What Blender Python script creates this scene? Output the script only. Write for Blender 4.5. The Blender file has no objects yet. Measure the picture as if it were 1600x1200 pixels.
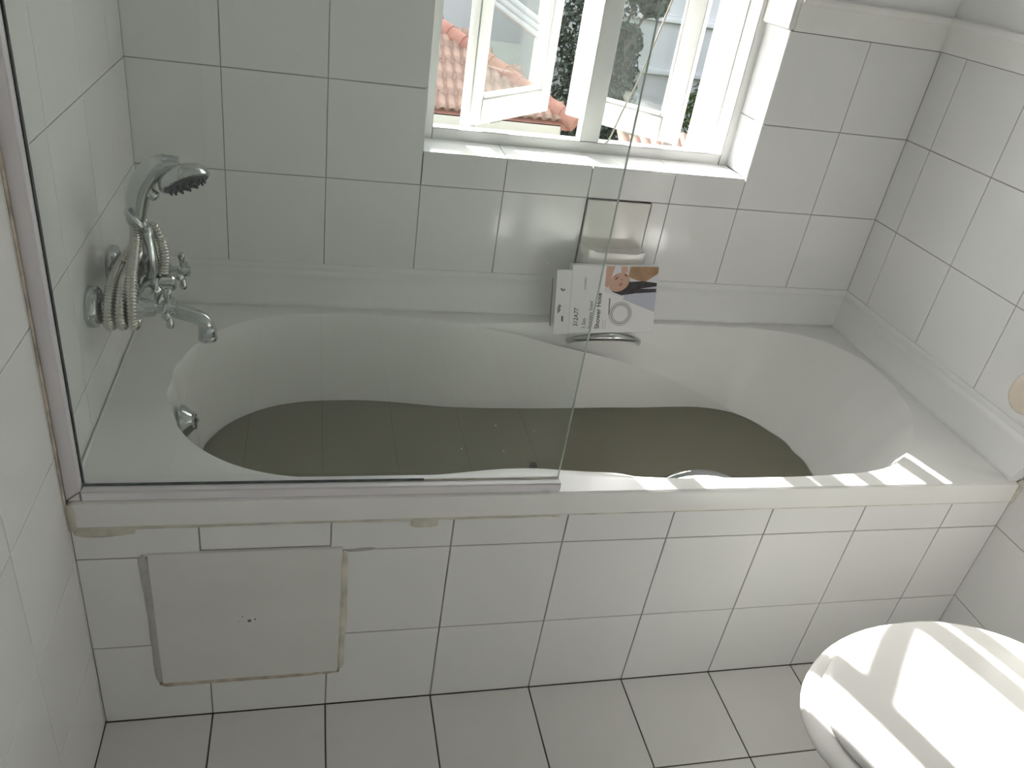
import bpy, bmesh, math, random
import numpy as np
from mathutils import Vector, Matrix

random.seed(7)
rng = np.random.default_rng(7)
scene = bpy.context.scene
col = scene.collection

# ------------------------------------------------------------------ camera
cam_d = bpy.data.cameras.new('camera')
cam = bpy.data.objects.new('camera', cam_d)
col.objects.link(cam)
RIGHT = (0.968580385662888, -0.20384742466798916, 0.14247197607017736)
DOWN = (0.01383036415555218, -0.5278297577358799, -0.8492375803482312)
FWD = (0.2483158422985483, 0.8245253024041213, -0.5084262661968317)
cam.matrix_world = Matrix((
    (RIGHT[0], -DOWN[0], -FWD[0], 0.16200875),
    (RIGHT[1], -DOWN[1], -FWD[1], -0.99036952),
    (RIGHT[2], -DOWN[2], -FWD[2], 1.3289811),
    (0, 0, 0, 1)))
cam_d.sensor_width = 36.0
cam_d.lens = 1237.767 / 1600 * 36.0
cam_d.clip_start = 0.02
cam_d.clip_end = 300
scene.camera = cam

# ------------------------------------------------------------------ world, sun, exposure
SUN_DIR = Vector((0.32, -1.0, -0.68)).normalized()
world = bpy.data.worlds.new('world')
scene.world = world
world.use_nodes = True
nt = world.node_tree
nt.nodes.clear()
sky = nt.nodes.new('ShaderNodeTexSky')
sky.sky_type = 'NISHITA'
sky.sun_disc = False
sky.sun_elevation = math.asin(-SUN_DIR.z)
sky.sun_rotation = math.atan2(-SUN_DIR.x, -SUN_DIR.y)
sky.air_density = 1.0
sky.dust_density = 2.5
sky.ozone_density = 0.6
hs = nt.nodes.new('ShaderNodeHueSaturation')
hs.inputs['Saturation'].default_value = 0.35
bg = nt.nodes.new('ShaderNodeBackground')
bg.inputs['Strength'].default_value = 0.46
wo = nt.nodes.new('ShaderNodeOutputWorld')
nt.links.new(sky.outputs[0], hs.inputs['Color'])
nt.links.new(hs.outputs[0], bg.inputs['Color'])
nt.links.new(bg.outputs[0], wo.inputs['Surface'])

sun_d = bpy.data.lights.new('sun', 'SUN')
sun_d.energy = 15.5
sun_d.angle = math.radians(0.55)
sun_d.color = (1.0, 0.972, 0.945)
sun = bpy.data.objects.new('sun', sun_d)
col.objects.link(sun)
sun.rotation_euler = SUN_DIR.to_track_quat('-Z', 'Y').to_euler()
sun.location = (-3, 8, 8)

portal_d = bpy.data.lights.new('window_portal', 'AREA')
portal_d.shape = 'RECTANGLE'
portal_d.size = 0.80
portal_d.size_y = 0.96
portal_d.cycles.is_portal = True
portal = bpy.data.objects.new('window_portal', portal_d)
col.objects.link(portal)
portal.location = (0.775, 1.02, 1.33)
portal.rotation_euler = (math.radians(-90), 0, 0)

vs = scene.view_settings
vs.view_transform = 'Standard'
vs.look = 'None'
vs.gamma = 1.0
vs.use_curve_mapping = False
vs.exposure = 0.90
cy = scene.cycles
cy.use_denoising = True
cy.max_bounces = 11
cy.diffuse_bounces = 8
cy.glossy_bounces = 4
cy.use_adaptive_sampling = True
cy.adaptive_threshold = 0.05
cy.adaptive_min_samples = 20
cy.transparent_max_bounces = 16
cy.sample_clamp_indirect = 12
cy.caustics_reflective = True

# ------------------------------------------------------------------ materials
def principled(name, color, rough=0.4, metal=0.0, spec=0.5, bump=0.0, bump_scale=40.0, var=0.0, var_scale=6.0, coat=0.0, detail=2.0):
    m = bpy.data.materials.new(name)
    m.use_nodes = True
    t = m.node_tree
    b = t.nodes['Principled BSDF']
    b.inputs['Base Color'].default_value = (*color, 1)
    b.inputs['Roughness'].default_value = rough
    b.inputs['Metallic'].default_value = metal
    b.inputs['Specular IOR Level'].default_value = spec
    b.inputs['Coat Weight'].default_value = coat
    if bump or var:
        tc = t.nodes.new('ShaderNodeTexCoord')
    if bump:
        n = t.nodes.new('ShaderNodeTexNoise')
        n.inputs['Scale'].default_value = bump_scale
        n.inputs['Detail'].default_value = detail
        bp = t.nodes.new('ShaderNodeBump')
        bp.inputs['Strength'].default_value = bump
        bp.inputs['Distance'].default_value = 0.002
        t.links.new(tc.outputs['Object'], n.inputs['Vector'])
        t.links.new(n.outputs['Fac'], bp.inputs['Height'])
        t.links.new(bp.outputs['Normal'], b.inputs['Normal'])
    if var:
        n2 = t.nodes.new('ShaderNodeTexNoise')
        n2.inputs['Scale'].default_value = var_scale
        n2.inputs['Detail'].default_value = 4
        r = t.nodes.new('ShaderNodeValToRGB')
        r.color_ramp.elements[0].position = 0.3
        r.color_ramp.elements[1].position = 0.7
        r.color_ramp.elements[0].color = (*[c * (1 - var) for c in color], 1)
        r.color_ramp.elements[1].color = (*[min(1, c * (1 + var * 0.5)) for c in color], 1)
        t.links.new(tc.outputs['Object'], n2.inputs['Vector'])
        t.links.new(n2.outputs['Fac'], r.inputs['Fac'])
        t.links.new(r.outputs['Color'], b.inputs['Base Color'])
    return m

def thin_glass(name, tint, rough=0.0, haze=0.0):
    m = bpy.data.materials.new(name)
    m.use_nodes = True
    t = m.node_tree
    t.nodes.clear()
    out = t.nodes.new('ShaderNodeOutputMaterial')
    tr = t.nodes.new('ShaderNodeBsdfTransparent')
    tr.inputs['Color'].default_value = (*tint, 1)
    gl = t.nodes.new('ShaderNodeBsdfGlossy')
    gl.inputs['Roughness'].default_value = rough
    fr = t.nodes.new('ShaderNodeFresnel')
    fr.inputs['IOR'].default_value = 1.5
    mx = t.nodes.new('ShaderNodeMixShader')
    # a pane is met from both sides: the far face must not act as the inside of a solid block
    ge = t.nodes.new('ShaderNodeNewGeometry')
    mr = t.nodes.new('ShaderNodeMapRange')
    mr.inputs['To Min'].default_value = 1.5
    mr.inputs['To Max'].default_value = 1 / 1.5
    t.links.new(ge.outputs['Backfacing'], mr.inputs['Value'])
    t.links.new(mr.outputs['Result'], fr.inputs['IOR'])
    t.links.new(fr.outputs[0], mx.inputs[0])
    t.links.new(tr.outputs[0], mx.inputs[1])
    t.links.new(gl.outputs[0], mx.inputs[2])
    last = mx
    if haze:
        df = t.nodes.new('ShaderNodeBsdfDiffuse')
        df.inputs['Color'].default_value = (0.8, 0.82, 0.82, 1)
        n = t.nodes.new('ShaderNodeTexNoise')
        n.inputs['Scale'].default_value = 6
        n.inputs['Detail'].default_value = 5
        tc = t.nodes.new('ShaderNodeTexCoord')
        t.links.new(tc.outputs['Object'], n.inputs['Vector'])
        mul = t.nodes.new('ShaderNodeMath')
        mul.operation = 'MULTIPLY'
        mul.inputs[1].default_value = haze * 2
        t.links.new(n.outputs['Fac'], mul.inputs[0])
        m2 = t.nodes.new('ShaderNodeMixShader')
        t.links.new(mul.outputs[0], m2.inputs[0])
        t.links.new(mx.outputs[0], m2.inputs[1])
        t.links.new(df.outputs[0], m2.inputs[2])
        last = m2
    t.links.new(last.outputs[0], out.inputs['Surface'])
    return m

M = {}
M['tile'] = principled('white_glazed_tile', (0.84, 0.84, 0.835), 0.13, spec=0.5, bump=0.05, bump_scale=9, var=0.02, var_scale=3)
M['floor_tile'] = principled('white_floor_tile', (0.74, 0.73, 0.71), 0.22, spec=0.45, bump=0.08, bump_scale=14, var=0.05, var_scale=5)
M['grout'] = principled('wall_grout', (0.40, 0.385, 0.35), 0.8, var=0.3, var_scale=9)
M['dark_grout'] = principled('floor_grout', (0.10, 0.09, 0.075), 0.85, var=0.4, var_scale=14)
M['front_grout'] = principled('panel_grout', (0.36, 0.335, 0.29), 0.85, var=0.5, var_scale=7)
M['plaster'] = principled('painted_plaster', (0.85, 0.855, 0.86), 0.6, bump=0.12, bump_scale=60, var=0.03)
M['acrylic'] = principled('white_acrylic', (0.83, 0.83, 0.81), 0.26, spec=0.35, var=0.015, var_scale=4)
M['upvc'] = principled('white_plastic_trim', (0.80, 0.80, 0.80), 0.28)
M['paint_wood'] = principled('white_gloss_paint', (0.82, 0.82, 0.80), 0.3, bump=0.1, bump_scale=30, var=0.03, var_scale=8)
M['rail_paint'] = principled('rail_gloss_paint', (0.86, 0.85, 0.83), 0.35, bump=0.1, bump_scale=30, var=0.05, var_scale=8)
M['alu'] = principled('white_coated_aluminium', (0.80, 0.77, 0.80), 0.35)
M['gasket'] = principled('dark_gasket', (0.13, 0.155, 0.15), 0.5, var=0.5, var_scale=30)
M['chrome'] = principled('chrome', (0.56, 0.58, 0.58), 0.08, metal=1.0)
M['hose'] = principled('steel_hose', (0.62, 0.60, 0.56), 0.22, metal=1.0)
M['rubber'] = principled('dark_rubber', (0.035, 0.042, 0.05), 0.45)
M['sealant'] = principled('old_sealant', (0.66, 0.63, 0.55), 0.55, bump=0.5, bump_scale=60, var=0.25, var_scale=25)
M['brown_sealant'] = principled('stained_sealant', (0.60, 0.53, 0.44), 0.7, bump=0.8, bump_scale=80, var=0.45, var_scale=35)
M['grey_sealant'] = principled('grey_sealant', (0.52, 0.51, 0.465), 0.6, bump=0.4, bump_scale=60, var=0.2, var_scale=25)
M['panel'] = principled('access_panel_board', (0.76, 0.76, 0.735), 0.35, var=0.05, var_scale=5)
M['porcelain'] = principled('white_porcelain', (0.84, 0.83, 0.80), 0.06, coat=0.4)
M['seat_plastic'] = principled('white_seat_plastic', (0.83, 0.82, 0.80), 0.16)
M['dish'] = principled('ivory_ceramic', (0.80, 0.775, 0.735), 0.12)
M['card'] = principled('white_card', (0.80, 0.79, 0.80), 0.45)
M['brown_card'] = principled('brown_cardboard', (0.33, 0.22, 0.13), 0.8)
M['ink'] = principled('black_ink', (0.06, 0.06, 0.07), 0.6)
M['grey_ink'] = principled('grey_ink', (0.20, 0.20, 0.22), 0.6)
M['lilac'] = principled('print_lilac', (0.50, 0.51, 0.60), 0.5)
M['pale_lilac'] = principled('print_pale_lilac', (0.70, 0.69, 0.74), 0.5)
M['skin'] = principled('print_skin', (0.58, 0.36, 0.27), 0.5)
M['skin_tan'] = principled('print_tan', (0.42, 0.25, 0.14), 0.5, var=0.3, var_scale=40)
M['lips'] = principled('print_lips', (0.38, 0.15, 0.13), 0.5)
M['hair'] = principled('print_hair', (0.035, 0.032, 0.035), 0.5, var=0.6, var_scale=70)
M['cord'] = principled('cream_cord', (0.70, 0.65, 0.55), 0.7)
M['steel'] = principled('worn_steel', (0.25, 0.24, 0.22), 0.5, metal=0.7)
M['beige'] = principled('beige_ceramic', (0.68, 0.60, 0.51), 0.2)
M['screen_glass'] = thin_glass('screen_glass', (0.945, 0.965, 0.95), 0.0, 0.010)
M['window_glass'] = thin_glass('window_glass', (0.96, 0.975, 0.965), 0.0, 0.016)
M['glass_edge'] = principled('glass_edge', (0.62, 0.70, 0.66), 0.15)
M['roof_tile'] = principled('terracotta_tile', (0.40, 0.255, 0.19), 0.8, bump=0.6, bump_scale=20, var=0.45, var_scale=6)
M['roof_cap'] = principled('terracotta_cap', (0.46, 0.215, 0.155), 0.8, bump=0.4, bump_scale=20, var=0.2, var_scale=6)
M['cream'] = principled('cream_render', (0.68, 0.63, 0.54), 0.8, bump=0.3, bump_scale=10)
M['pale_render'] = principled('pale_render', (0.55, 0.55, 0.535), 0.85, bump=0.3, bump_scale=6, var=0.06, var_scale=0.6)
M['leaf'] = principled('dark_leaf', (0.028, 0.05, 0.022), 0.45, var=0.6, var_scale=4)
M['leaf_light'] = principled('light_leaf', (0.085, 0.125, 0.035), 0.5, var=0.5, var_scale=4)
M['bark'] = principled('bark', (0.12, 0.09, 0.065), 0.9)
M['earth'] = principled('garden_ground', (0.16, 0.17, 0.11), 0.9, var=0.4, var_scale=0.4)
M['white_gutter'] = principled('white_gutter', (0.62, 0.62, 0.60), 0.5)
M['dark_void'] = principled('dark_recess', (0.03, 0.028, 0.025), 0.9)

# murky bath water: a cloudy body under a clear smooth surface
mw = bpy.data.materials.new('murky_water')
mw.use_nodes = True
b = mw.node_tree.nodes['Principled BSDF']
b.inputs['Base Color'].default_value = (0.215, 0.205, 0.155, 1)
b.inputs['Roughness'].default_value = 0.07
b.inputs['IOR'].default_value = 1.33
M['water'] = mw

# ------------------------------------------------------------------ mesh helpers
OFFS = {}
def put(name, parent=None, loc=(0, 0, 0)):
    e = bpy.data.objects.new(name, None)
    e.empty_display_size = 0.05
    col.objects.link(e)
    e.location = loc
    OFFS[e.name] = Vector(loc)
    if parent:
        e.parent = parent
    return e

def tag(o, label=None, cat=None, kind=None, group=None):
    if label: o['label'] = label
    if cat: o['category'] = cat
    if kind: o['kind'] = kind
    if group: o['group'] = group
    return o

def frame(d):
    d = Vector(d).normalized()
    a = Vector((0, 0, 1)) if abs(d.z) < 0.9 else Vector((1, 0, 0))
    u = d.cross(a).normalized()
    return u, d.cross(u).normalized(), d

class MB:
    def __init__(s):
        s.v = []; s.f = []
    def add(s, vs, fs):
        k = len(s.v)
        s.v += [tuple(x) for x in vs]
        s.f += [tuple(i + k for i in f) for f in fs]
        return s
    def box(s, x0, x1, y0, y1, z0, z1):
        vs = [(x, y, z) for x in (x0, x1) for y in (y0, y1) for z in (z0, z1)]
        return s.add(vs, [(0, 1, 3, 2), (4, 6, 7, 5), (0, 4, 5, 1), (2, 3, 7, 6), (0, 2, 6, 4), (1, 5, 7, 3)])
    def bbox(s, o, U, V, W, u0, u1, v0, v1, w0, w1):
        o, U, V, W = map(Vector, (o, U, V, W))
        vs = [o + U * a + V * b_ + W * c for a in (u0, u1) for b_ in (v0, v1) for c in (w0, w1)]
        return s.add(vs, [(0, 1, 3, 2), (4, 6, 7, 5), (0, 4, 5, 1), (2, 3, 7, 6), (0, 2, 6, 4), (1, 5, 7, 3)])
    def rings(s, rings, cap0=True, cap1=True):
        n = len(rings[0]); vs = [p for r in rings for p in r]; fs = []
        for i in range(len(rings) - 1):
            for j in range(n):
                a, b_ = i * n + j, i * n + (j + 1) % n
                fs.append((a, b_, b_ + n, a + n))
        if cap0: fs.append(tuple(reversed(range(n))))
        if cap1: fs.append(tuple(range((len(rings) - 1) * n, len(rings) * n)))
        return s.add(vs, fs)
    def lathe(s, o, d, prof, n=20, sx=1.0):
        u, w, d = frame(d); o = Vector(o)
        rs = []
        for h, r in prof:
            rs.append([o + d * h + (u * math.cos(t) * sx + w * math.sin(t)) * r for t in (2 * math.pi * k / n for k in range(n))])
        return s.rings(rs)
    def tube(s, pts, rad, n=12, cap=True):
        pts = [Vector(p) for p in pts]
        if not hasattr(rad, '__len__'): rad = [rad] * len(pts)
        rs = []; up = None
        for i, p in enumerate(pts):
            d = (pts[min(i + 1, len(pts) - 1)] - pts[max(i - 1, 0)]).normalized()
            if up is None:
                up = frame(d)[0]
            else:
                up = (up - d * up.dot(d)).normalized()
            w = d.cross(up)
            rs.append([p + (up * math.cos(t) + w * math.sin(t)) * rad[i] for t in (2 * math.pi * k / n for k in range(n))])
        return s.rings(rs, cap, cap)
    def prism(s, poly, z0, z1):          # poly in xy
        n = len(poly)
        vs = [(x, y, z0) for x, y in poly] + [(x, y, z1) for x, y in poly]
        fs = [tuple(reversed(range(n))), tuple(range(n, 2 * n))] + [(i, (i + 1) % n, (i + 1) % n + n, i + n) for i in range(n)]
        return s.add(vs, fs)
    def extrude(s, prof, a, b_):         # prof: list of 3d points, swept from +a to +b_
        n = len(prof); a = Vector(a); b_ = Vector(b_)
        vs = [Vector(p) + a for p in prof] + [Vector(p) + b_ for p in prof]
        fs = [tuple(reversed(range(n))), tuple(range(n, 2 * n))] + [(i, (i + 1) % n, (i + 1) % n + n, i + n) for i in range(n)]
        return s.add(vs, fs)
    def mesh(s, name, mat, off=(0, 0, 0), smooth=None, bevel=0.0, seg=2):
        me = bpy.data.meshes.new(name)
        off = Vector(off)
        me.from_pydata([tuple(Vector(v) - off) for v in s.v], [], s.f)
        bm = bmesh.new(); bm.from_mesh(me)
        bmesh.ops.recalc_face_normals(bm, faces=bm.faces)
        if bevel:
            es = [e for e in bm.edges if len(e.link_faces) == 2 and e.calc_face_angle(0) > 0.5]
            bmesh.ops.bevel(bm, geom=es, offset=bevel, segments=seg, affect='EDGES', clamp_overlap=True)
        bm.to_mesh(me); bm.free()
        if bevel:      # rounded edges, but faces that stay flat: normals weighted by face area
            me.shade_smooth()
            acc_ = [Vector((0, 0, 0)) for _ in me.vertices]
            for p_ in me.polygons:
                for vi in p_.vertices: acc_[vi] += p_.normal * p_.area
            me.normals_split_custom_set_from_vertices([tuple(a_.normalized()) if a_.length > 0 else (0, 0, 1) for a_ in acc_])
        elif smooth:
            me.shade_smooth()
            me.set_sharp_from_angle(angle=math.radians(smooth))
        me.materials.append(mat if not isinstance(mat, str) else M[mat])
        return me
    def build(s, name, mat, parent=None, smooth=None, bevel=0.0, seg=2, loc=None):
        off = Vector((0, 0, 0))
        p = parent
        while p is not None:
            off += OFFS.get(p.name, Vector((0, 0, 0))); p = p.parent
        own = Vector(loc) - off if loc is not None else Vector((0, 0, 0))
        o = bpy.data.objects.new(name, s.mesh(name, mat, off + own, smooth, bevel, seg))
        col.objects.link(o)
        o.location = own
        OFFS[o.name] = own
        if parent: o.parent = parent
        return o

def spline(pts, n, closed=False):
    P = [Vector(p) for p in pts]; m = len(P); out = []
    segs = m if closed else m - 1
    for i in range(segs):
        g = (lambda k: P[k % m]) if closed else (lambda k: P[max(0, min(m - 1, k))])
        p0, p1, p2, p3 = g(i - 1), g(i), g(i + 1), g(i + 2)
        for k in range(n):
            t = k / n
            out.append(0.5 * ((2 * p1) + (p2 - p0) * t + (2 * p0 - 5 * p1 + 4 * p2 - p3) * t * t + (3 * p1 - p0 - 3 * p2 + p3) * t ** 3))
    if not closed: out.append(P[-1])
    return out

TILES = {}
def tile_mesh(su, sv, mat, gap=0.0010, h=0.009, proud=0.0016):
    key = (round(su, 4), round(sv, 4), mat, gap)
    if key not in TILES:
        g = gap; c = 0.0006
        rs = []
        for ins, z in ((g, -h + proud), (g, -c), (g + c * 0.35, -c * 0.35), (g + c, 0.0)):
            rs.append([(ins, ins, z), (su - ins, ins, z), (su - ins, sv - ins, z), (ins, sv - ins, z)])
        mb = MB().rings(rs, True, True)
        TILES[key] = mb.mesh('tile', mat)
    return TILES[key]

def tile(parent, o, U, V, su, sv, mat='tile', gap=0.0010, jit=0.0003, name='tile'):
    """glazed tile whose outer face lies in the plane through o spanned by U, V"""
    U = Vector(U); V = Vector(V); N = U.cross(V)
    ob = bpy.data.objects.new(name, tile_mesh(su, sv, mat, gap))
    col.objects.link(ob)
    m = Matrix((U, V, N)).transposed().to_4x4()
    a, b_ = random.gauss(0, jit), random.gauss(0, jit)
    c = Matrix.Translation((su / 2, sv / 2, 0)) @ Matrix.Rotation(a, 4, 'X') @ Matrix.Rotation(b_, 4, 'Y') @ Matrix.Translation((-su / 2, -sv / 2, 0))
    ob.parent = parent
    ob.matrix_local = Matrix.Translation(Vector(o)) @ m @ c
    return ob

def grid(parent, plane, us, vs_, skip=None, mat='tile', gap=0.0010, jit=0.0003):
    for i in range(len(us) - 1):
        for j in range(len(vs_) - 1):
            u0, u1, v0, v1 = us[i], us[i + 1], vs_[j], vs_[j + 1]
            if skip and skip((u0 + u1) / 2, (v0 + v1) / 2): continue
            o, U, V = plane(u0, v0, u1, v1)
            tile(parent, o, U, V, u1 - u0, v1 - v0, mat, gap, jit)

# ------------------------------------------------------------------ room dimensions (tile faces)
XL, XR, YB, YR = -0.1794, 1.5403, 0.690, -1.75
ZC, ZRAIL, ZTOP = 0.5965, 1.195, 2.45
WX0, WX1, WZ0, WZ1 = 0.390, 1.153, 0.868, 1.78
G = 0.0016   # grout sits this far behind the tile face

# ------------------------------------------------------------------ setting: walls, floor, ceiling
w_back = MB()
yb0, yb1 = YB + G, 1.005
w_back.box(XL - 0.15, WX0 - 0.006, yb0, yb1, 0, ZTOP).box(WX1 + 0.006, XR + 0.15, yb0, yb1, 0, ZTOP)
w_back.box(WX0 - 0.006, WX1 + 0.006, yb0, 0.858, 0, WZ0 - 0.006).box(WX0 - 0.006, WX1 + 0.006, 0.858, yb1, 0, 0.80).box(WX0 - 0.006, WX1 + 0.006, yb0, yb1, WZ1, ZTOP)
wall_back = tag(w_back.build('wall_back', 'grout'), 'white tiled wall behind the bathtub with the window in it', kind='structure')
wall_left = tag(MB().box(XL - 0.12, XL - G, YR, YB + G, 0, ZTOP).build('wall_left', 'grout'), 'white tiled wall at the tap end of the bath', kind='structure')
wall_right = tag(MB().box(XR + G, XR + 0.12, YR, YB + G, 0, ZTOP).build('wall_right', 'grout'), 'white tiled wall at the sloping end of the bath', kind='structure')
wall_rear = tag(MB().box(XL - 0.12, XR + 0.12, YR - 0.1, YR, 0, ZTOP).build('wall_rear', 'plaster'), 'plain painted wall behind the viewer', kind='structure')
ceiling = tag(MB().box(XL - 0.12, XR + 0.12, YR - 0.1, yb1, ZTOP, ZTOP + 0.1).build('ceiling', 'plaster'), 'plain white bathroom ceiling', kind='structure')
floor = tag(MB().box(XL - 0.12, XR + 0.12, YR - 0.1, YB, -0.12, -G).build('floor', 'dark_grout'), 'floor of square white tiles with dark joints', kind='structure')
wall_front = tag(MB().box(XL, XR, G, 0.012, 0, 0.470).build('wall_bath_front', 'front_grout'), 'low tiled front of the bathtub with an access panel', kind='structure')

P_back = lambda u0, v0, u1, v1: ((u0, YB, v0), (1, 0, 0), (0, 0, 1))
P_left = lambda u0, v0, u1, v1: ((XL, u0, v0), (0, 1, 0), (0, 0, 1))
P_right = lambda u0, v0, u1, v1: ((XR, u1, v0), (0, -1, 0), (0, 0, 1))
P_floor = lambda u0, v0, u1, v1: ((u0, v0, 0), (1, 0, 0), (0, 1, 0))
P_front = lambda u0, v0, u1, v1: ((u0, 0, v0), (1, 0, 0), (0, 0, 1))

rows_up = [ZC - 0.012, 0.7953, 0.9953, ZRAIL]
# back wall: left of the window, under it, right of it
grid(wall_back, P_back, [XL - 0.001, -0.0096, 0.1904, WX0], rows_up)
under = [WX0, 0.5742, 0.7717, 0.9741, WX1]
grid(wall_back, P_back, under, [0.7953, WZ0 - 0.002])
grid(wall_back, P_back, under, [ZC - 0.012, 0.7953], skip=lambda u, v: 0.77 < u < 0.97)
tile(wall_back, (0.931, YB, ZC - 0.012), (1, 0, 0), (0, 0, 1), 0.9741 - 0.931, 0.7953 - ZC + 0.012)
tile(wall_back, (0.7717, YB, ZC - 0.012), (1, 0, 0), (0, 0, 1), 0.931 - 0.7717, 0.045)
grid(wall_back, P_back, [WX1, 1.3557, XR + 0.001], rows_up)
# window reveal tiles: sill, right side, left side
for a, b_ in zip(under[:-1], under[1:]):
    tile(wall_back, (a, YB, WZ0), (1, 0, 0), (0, 1, 0), b_ - a, 0.112)
for z0, z1 in ((WZ0, 0.9953), (0.9953, ZRAIL), (1.262, 1.45), (1.45, 1.65), (1.65, WZ1)):
    tile(wall_back, (WX1, YB + 0.112, z0), (0, -1, 0), (0, 0, 1), 0.112, z1 - z0)
    tile(wall_back, (WX0, YB, z0), (0, 1, 0), (0, 0, 1), 0.112, z1 - z0)
# plaster above the rail
tag(MB().box(XL, WX0, YB - 0.004, YB + G, ZRAIL + 0.03, ZTOP).box(WX1, XR, YB - 0.004, YB + G, ZRAIL + 0.03, ZTOP).box(WX0, WX1, YB - 0.004, YB + G, WZ1, ZTOP).build('plaster_above_tiles', 'plaster', wall_back))
MB().box(XL - G, XL + 0.004, YR, YB, ZRAIL + 0.03, ZTOP).build('plaster_above_tiles', 'plaster', wall_left)
MB().box(XR - 0.004, XR + G, YR, YB, ZRAIL + 0.03, ZTOP).build('plaster_above_tiles', 'plaster', wall_right)
# side walls
ycols_l = [-1.748, -1.598, -1.398, -1.198, -0.998, -0.798, -0.598, -0.398, -0.198, -0.010, 0.178, 0.378, 0.578, YB]
grid(wall_left, P_left, ycols_l, [0.0, 0.191, 0.391, 0.591, 0.7953, 0.9953, ZRAIL])
ycols_r = [-1.748, -1.598, -1.398, -1.198, -0.998, -0.798, -0.598, -0.398, -0.198, 0.002, 0.202, 0.402, 0.602, YB]
grid(wall_right, P_right, ycols_r, [0.0, 0.191, 0.391, 0.591, 0.7953, 0.9953, ZRAIL])
# floor and bath front
grid(floor, P_floor, [XL, 0, 0.2, 0.4, 0.6, 0.8, 1.0, 1.2, 1.4, XR], [YR] + [-0.2 * k for k in range(8, -1, -1)], mat='floor_tile', gap=0.0015, jit=0.0004)
xf = [XL, 0, 0.2, 0.4, 0.6, 0.8, 1.0, 1.2, 1.4, XR]
PX0, PX1, PZ0, PZ1 = -0.084, 0.223, 0.088, 0.402
grid(wall_front, P_front, xf[2:], [0, 0.191, 0.391, 0.462], skip=lambda u, v: u < 0.4 and v < 0.391, gap=0.0012)
def cut_tile(poly):
    n = len(poly); cx = sum(p[0] for p in poly) / n; cz = sum(p[1] for p in poly) / n
    return MB().extrude([(x, 0, z) for x, z in poly], (0, 0, 0), (0, 0.0074, 0)).build('tile', 'tile', wall_front, bevel=0.0008)
g_ = 0.0012
cut_tile([(XL + g_, g_), (-g_, g_), (-g_, PZ0), (PX0, PZ0), (PX0, 0.191 - g_), (XL + g_, 0.191 - g_)])
cut_tile([(0.2 + g_, g_), (0.4 - g_, g_), (0.4 - g_, 0.191 - g_), (PX1, 0.191 - g_), (PX1, PZ0), (0.2 + g_, PZ0)])
for (a, b_, c, d) in ((0, 0.2, 0, PZ0), (XL, PX0, 0.191, 0.391), (XL, 0.0, 0.391, 0.462), (0, 0.2, 0.402, 0.462), (PX1, 0.4, 0.191, 0.391)):
    tile(wall_front, (a, 0, c), (1, 0, 0), (0, 0, 1), b_ - a, d - c, gap=0.0012)
# access panel set into the bath front
ap = MB().box(PX0 + 0.006, PX1 - 0.003, -0.0035, 0.004, PZ0 + 0.008, PZ1 - 0.002).build('access_panel', 'panel', wall_front, bevel=0.0012)
MB().lathe((0.07, -0.0036, 0.242), (0, -1, 0), [(0, 0.0032), (0.0012, 0.0030), (0.0016, 0.001)], 12).build('screw', 'steel', ap, smooth=40)
for dx, dz, r in ((-0.011, 0.010, 0.0011), (0.009, 0.002, 0.0016), (-0.016, -0.001, 0.0008)):
    MB().lathe((0.07 + dx, -0.0036, 0.242 + dz), (0, -1, 0), [(0, r), (0.0003, r * 0.8)], 8).build('drill_mark', 'dark_void', ap)

def bead(name, pts, r, mat, parent, flat=0.5, seed=0, axis=1):
    """uneven run of sealant smeared on a face"""
    rr = random.Random(seed)
    pp = spline(pts, 14)
    rad = [r * (0.75 + 0.5 * rr.random()) for _ in pp]
    rad[0] = rad[-1] = r * 0.3
    for _ in range(2):
        rad = [rad[0]] + [(rad[i - 1] + rad[i] + rad[i + 1]) / 3 for i in range(1, len(rad) - 1)] + [rad[-1]]
    mb = MB().tube(pp, rad, 8)
    mid = sum((p[axis] for p in pp)) / len(pp)
    mb.v = [tuple((mid + (c - mid) * flat) if k == axis else c for k, c in enumerate(v)) for v in mb.v]
    return mb.build(name, mat, parent, smooth=60)
bead('sealant_bead', [(PX0 - 0.001, -0.001, PZ1 - 0.006), (PX0 + 0.003, -0.001, 0.25), (PX0 + 0.002, -0.001, PZ0 + 0.01)], 0.0075, 'grey_sealant', wall_front, 0.3, 1)
bead('sealant_bead', [(PX1, -0.001, PZ1 - 0.01), (PX1 + 0.002, -0.001, 0.25), (PX1 + 0.001, -0.001, PZ0 + 0.012)], 0.0065, 'sealant', wall_front, 0.3, 2)
bead('sealant_bead', [(PX0 + 0.004, -0.001, PZ0 + 0.003), (0.0, -0.001, PZ0 + 0.004), (0.1, -0.001, PZ0 + 0.004), (PX1 - 0.006, -0.001, PZ0 + 0.006)], 0.0065, 'brown_sealant', wall_front, 0.35, 3)
bead('sealant_bead', [(PX1 + 0.004, -0.0005, 0.390), (PX1 + 0.05, -0.0005, 0.3935)], 0.0035, 'grey_sealant', wall_front, 0.1, 4)

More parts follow.
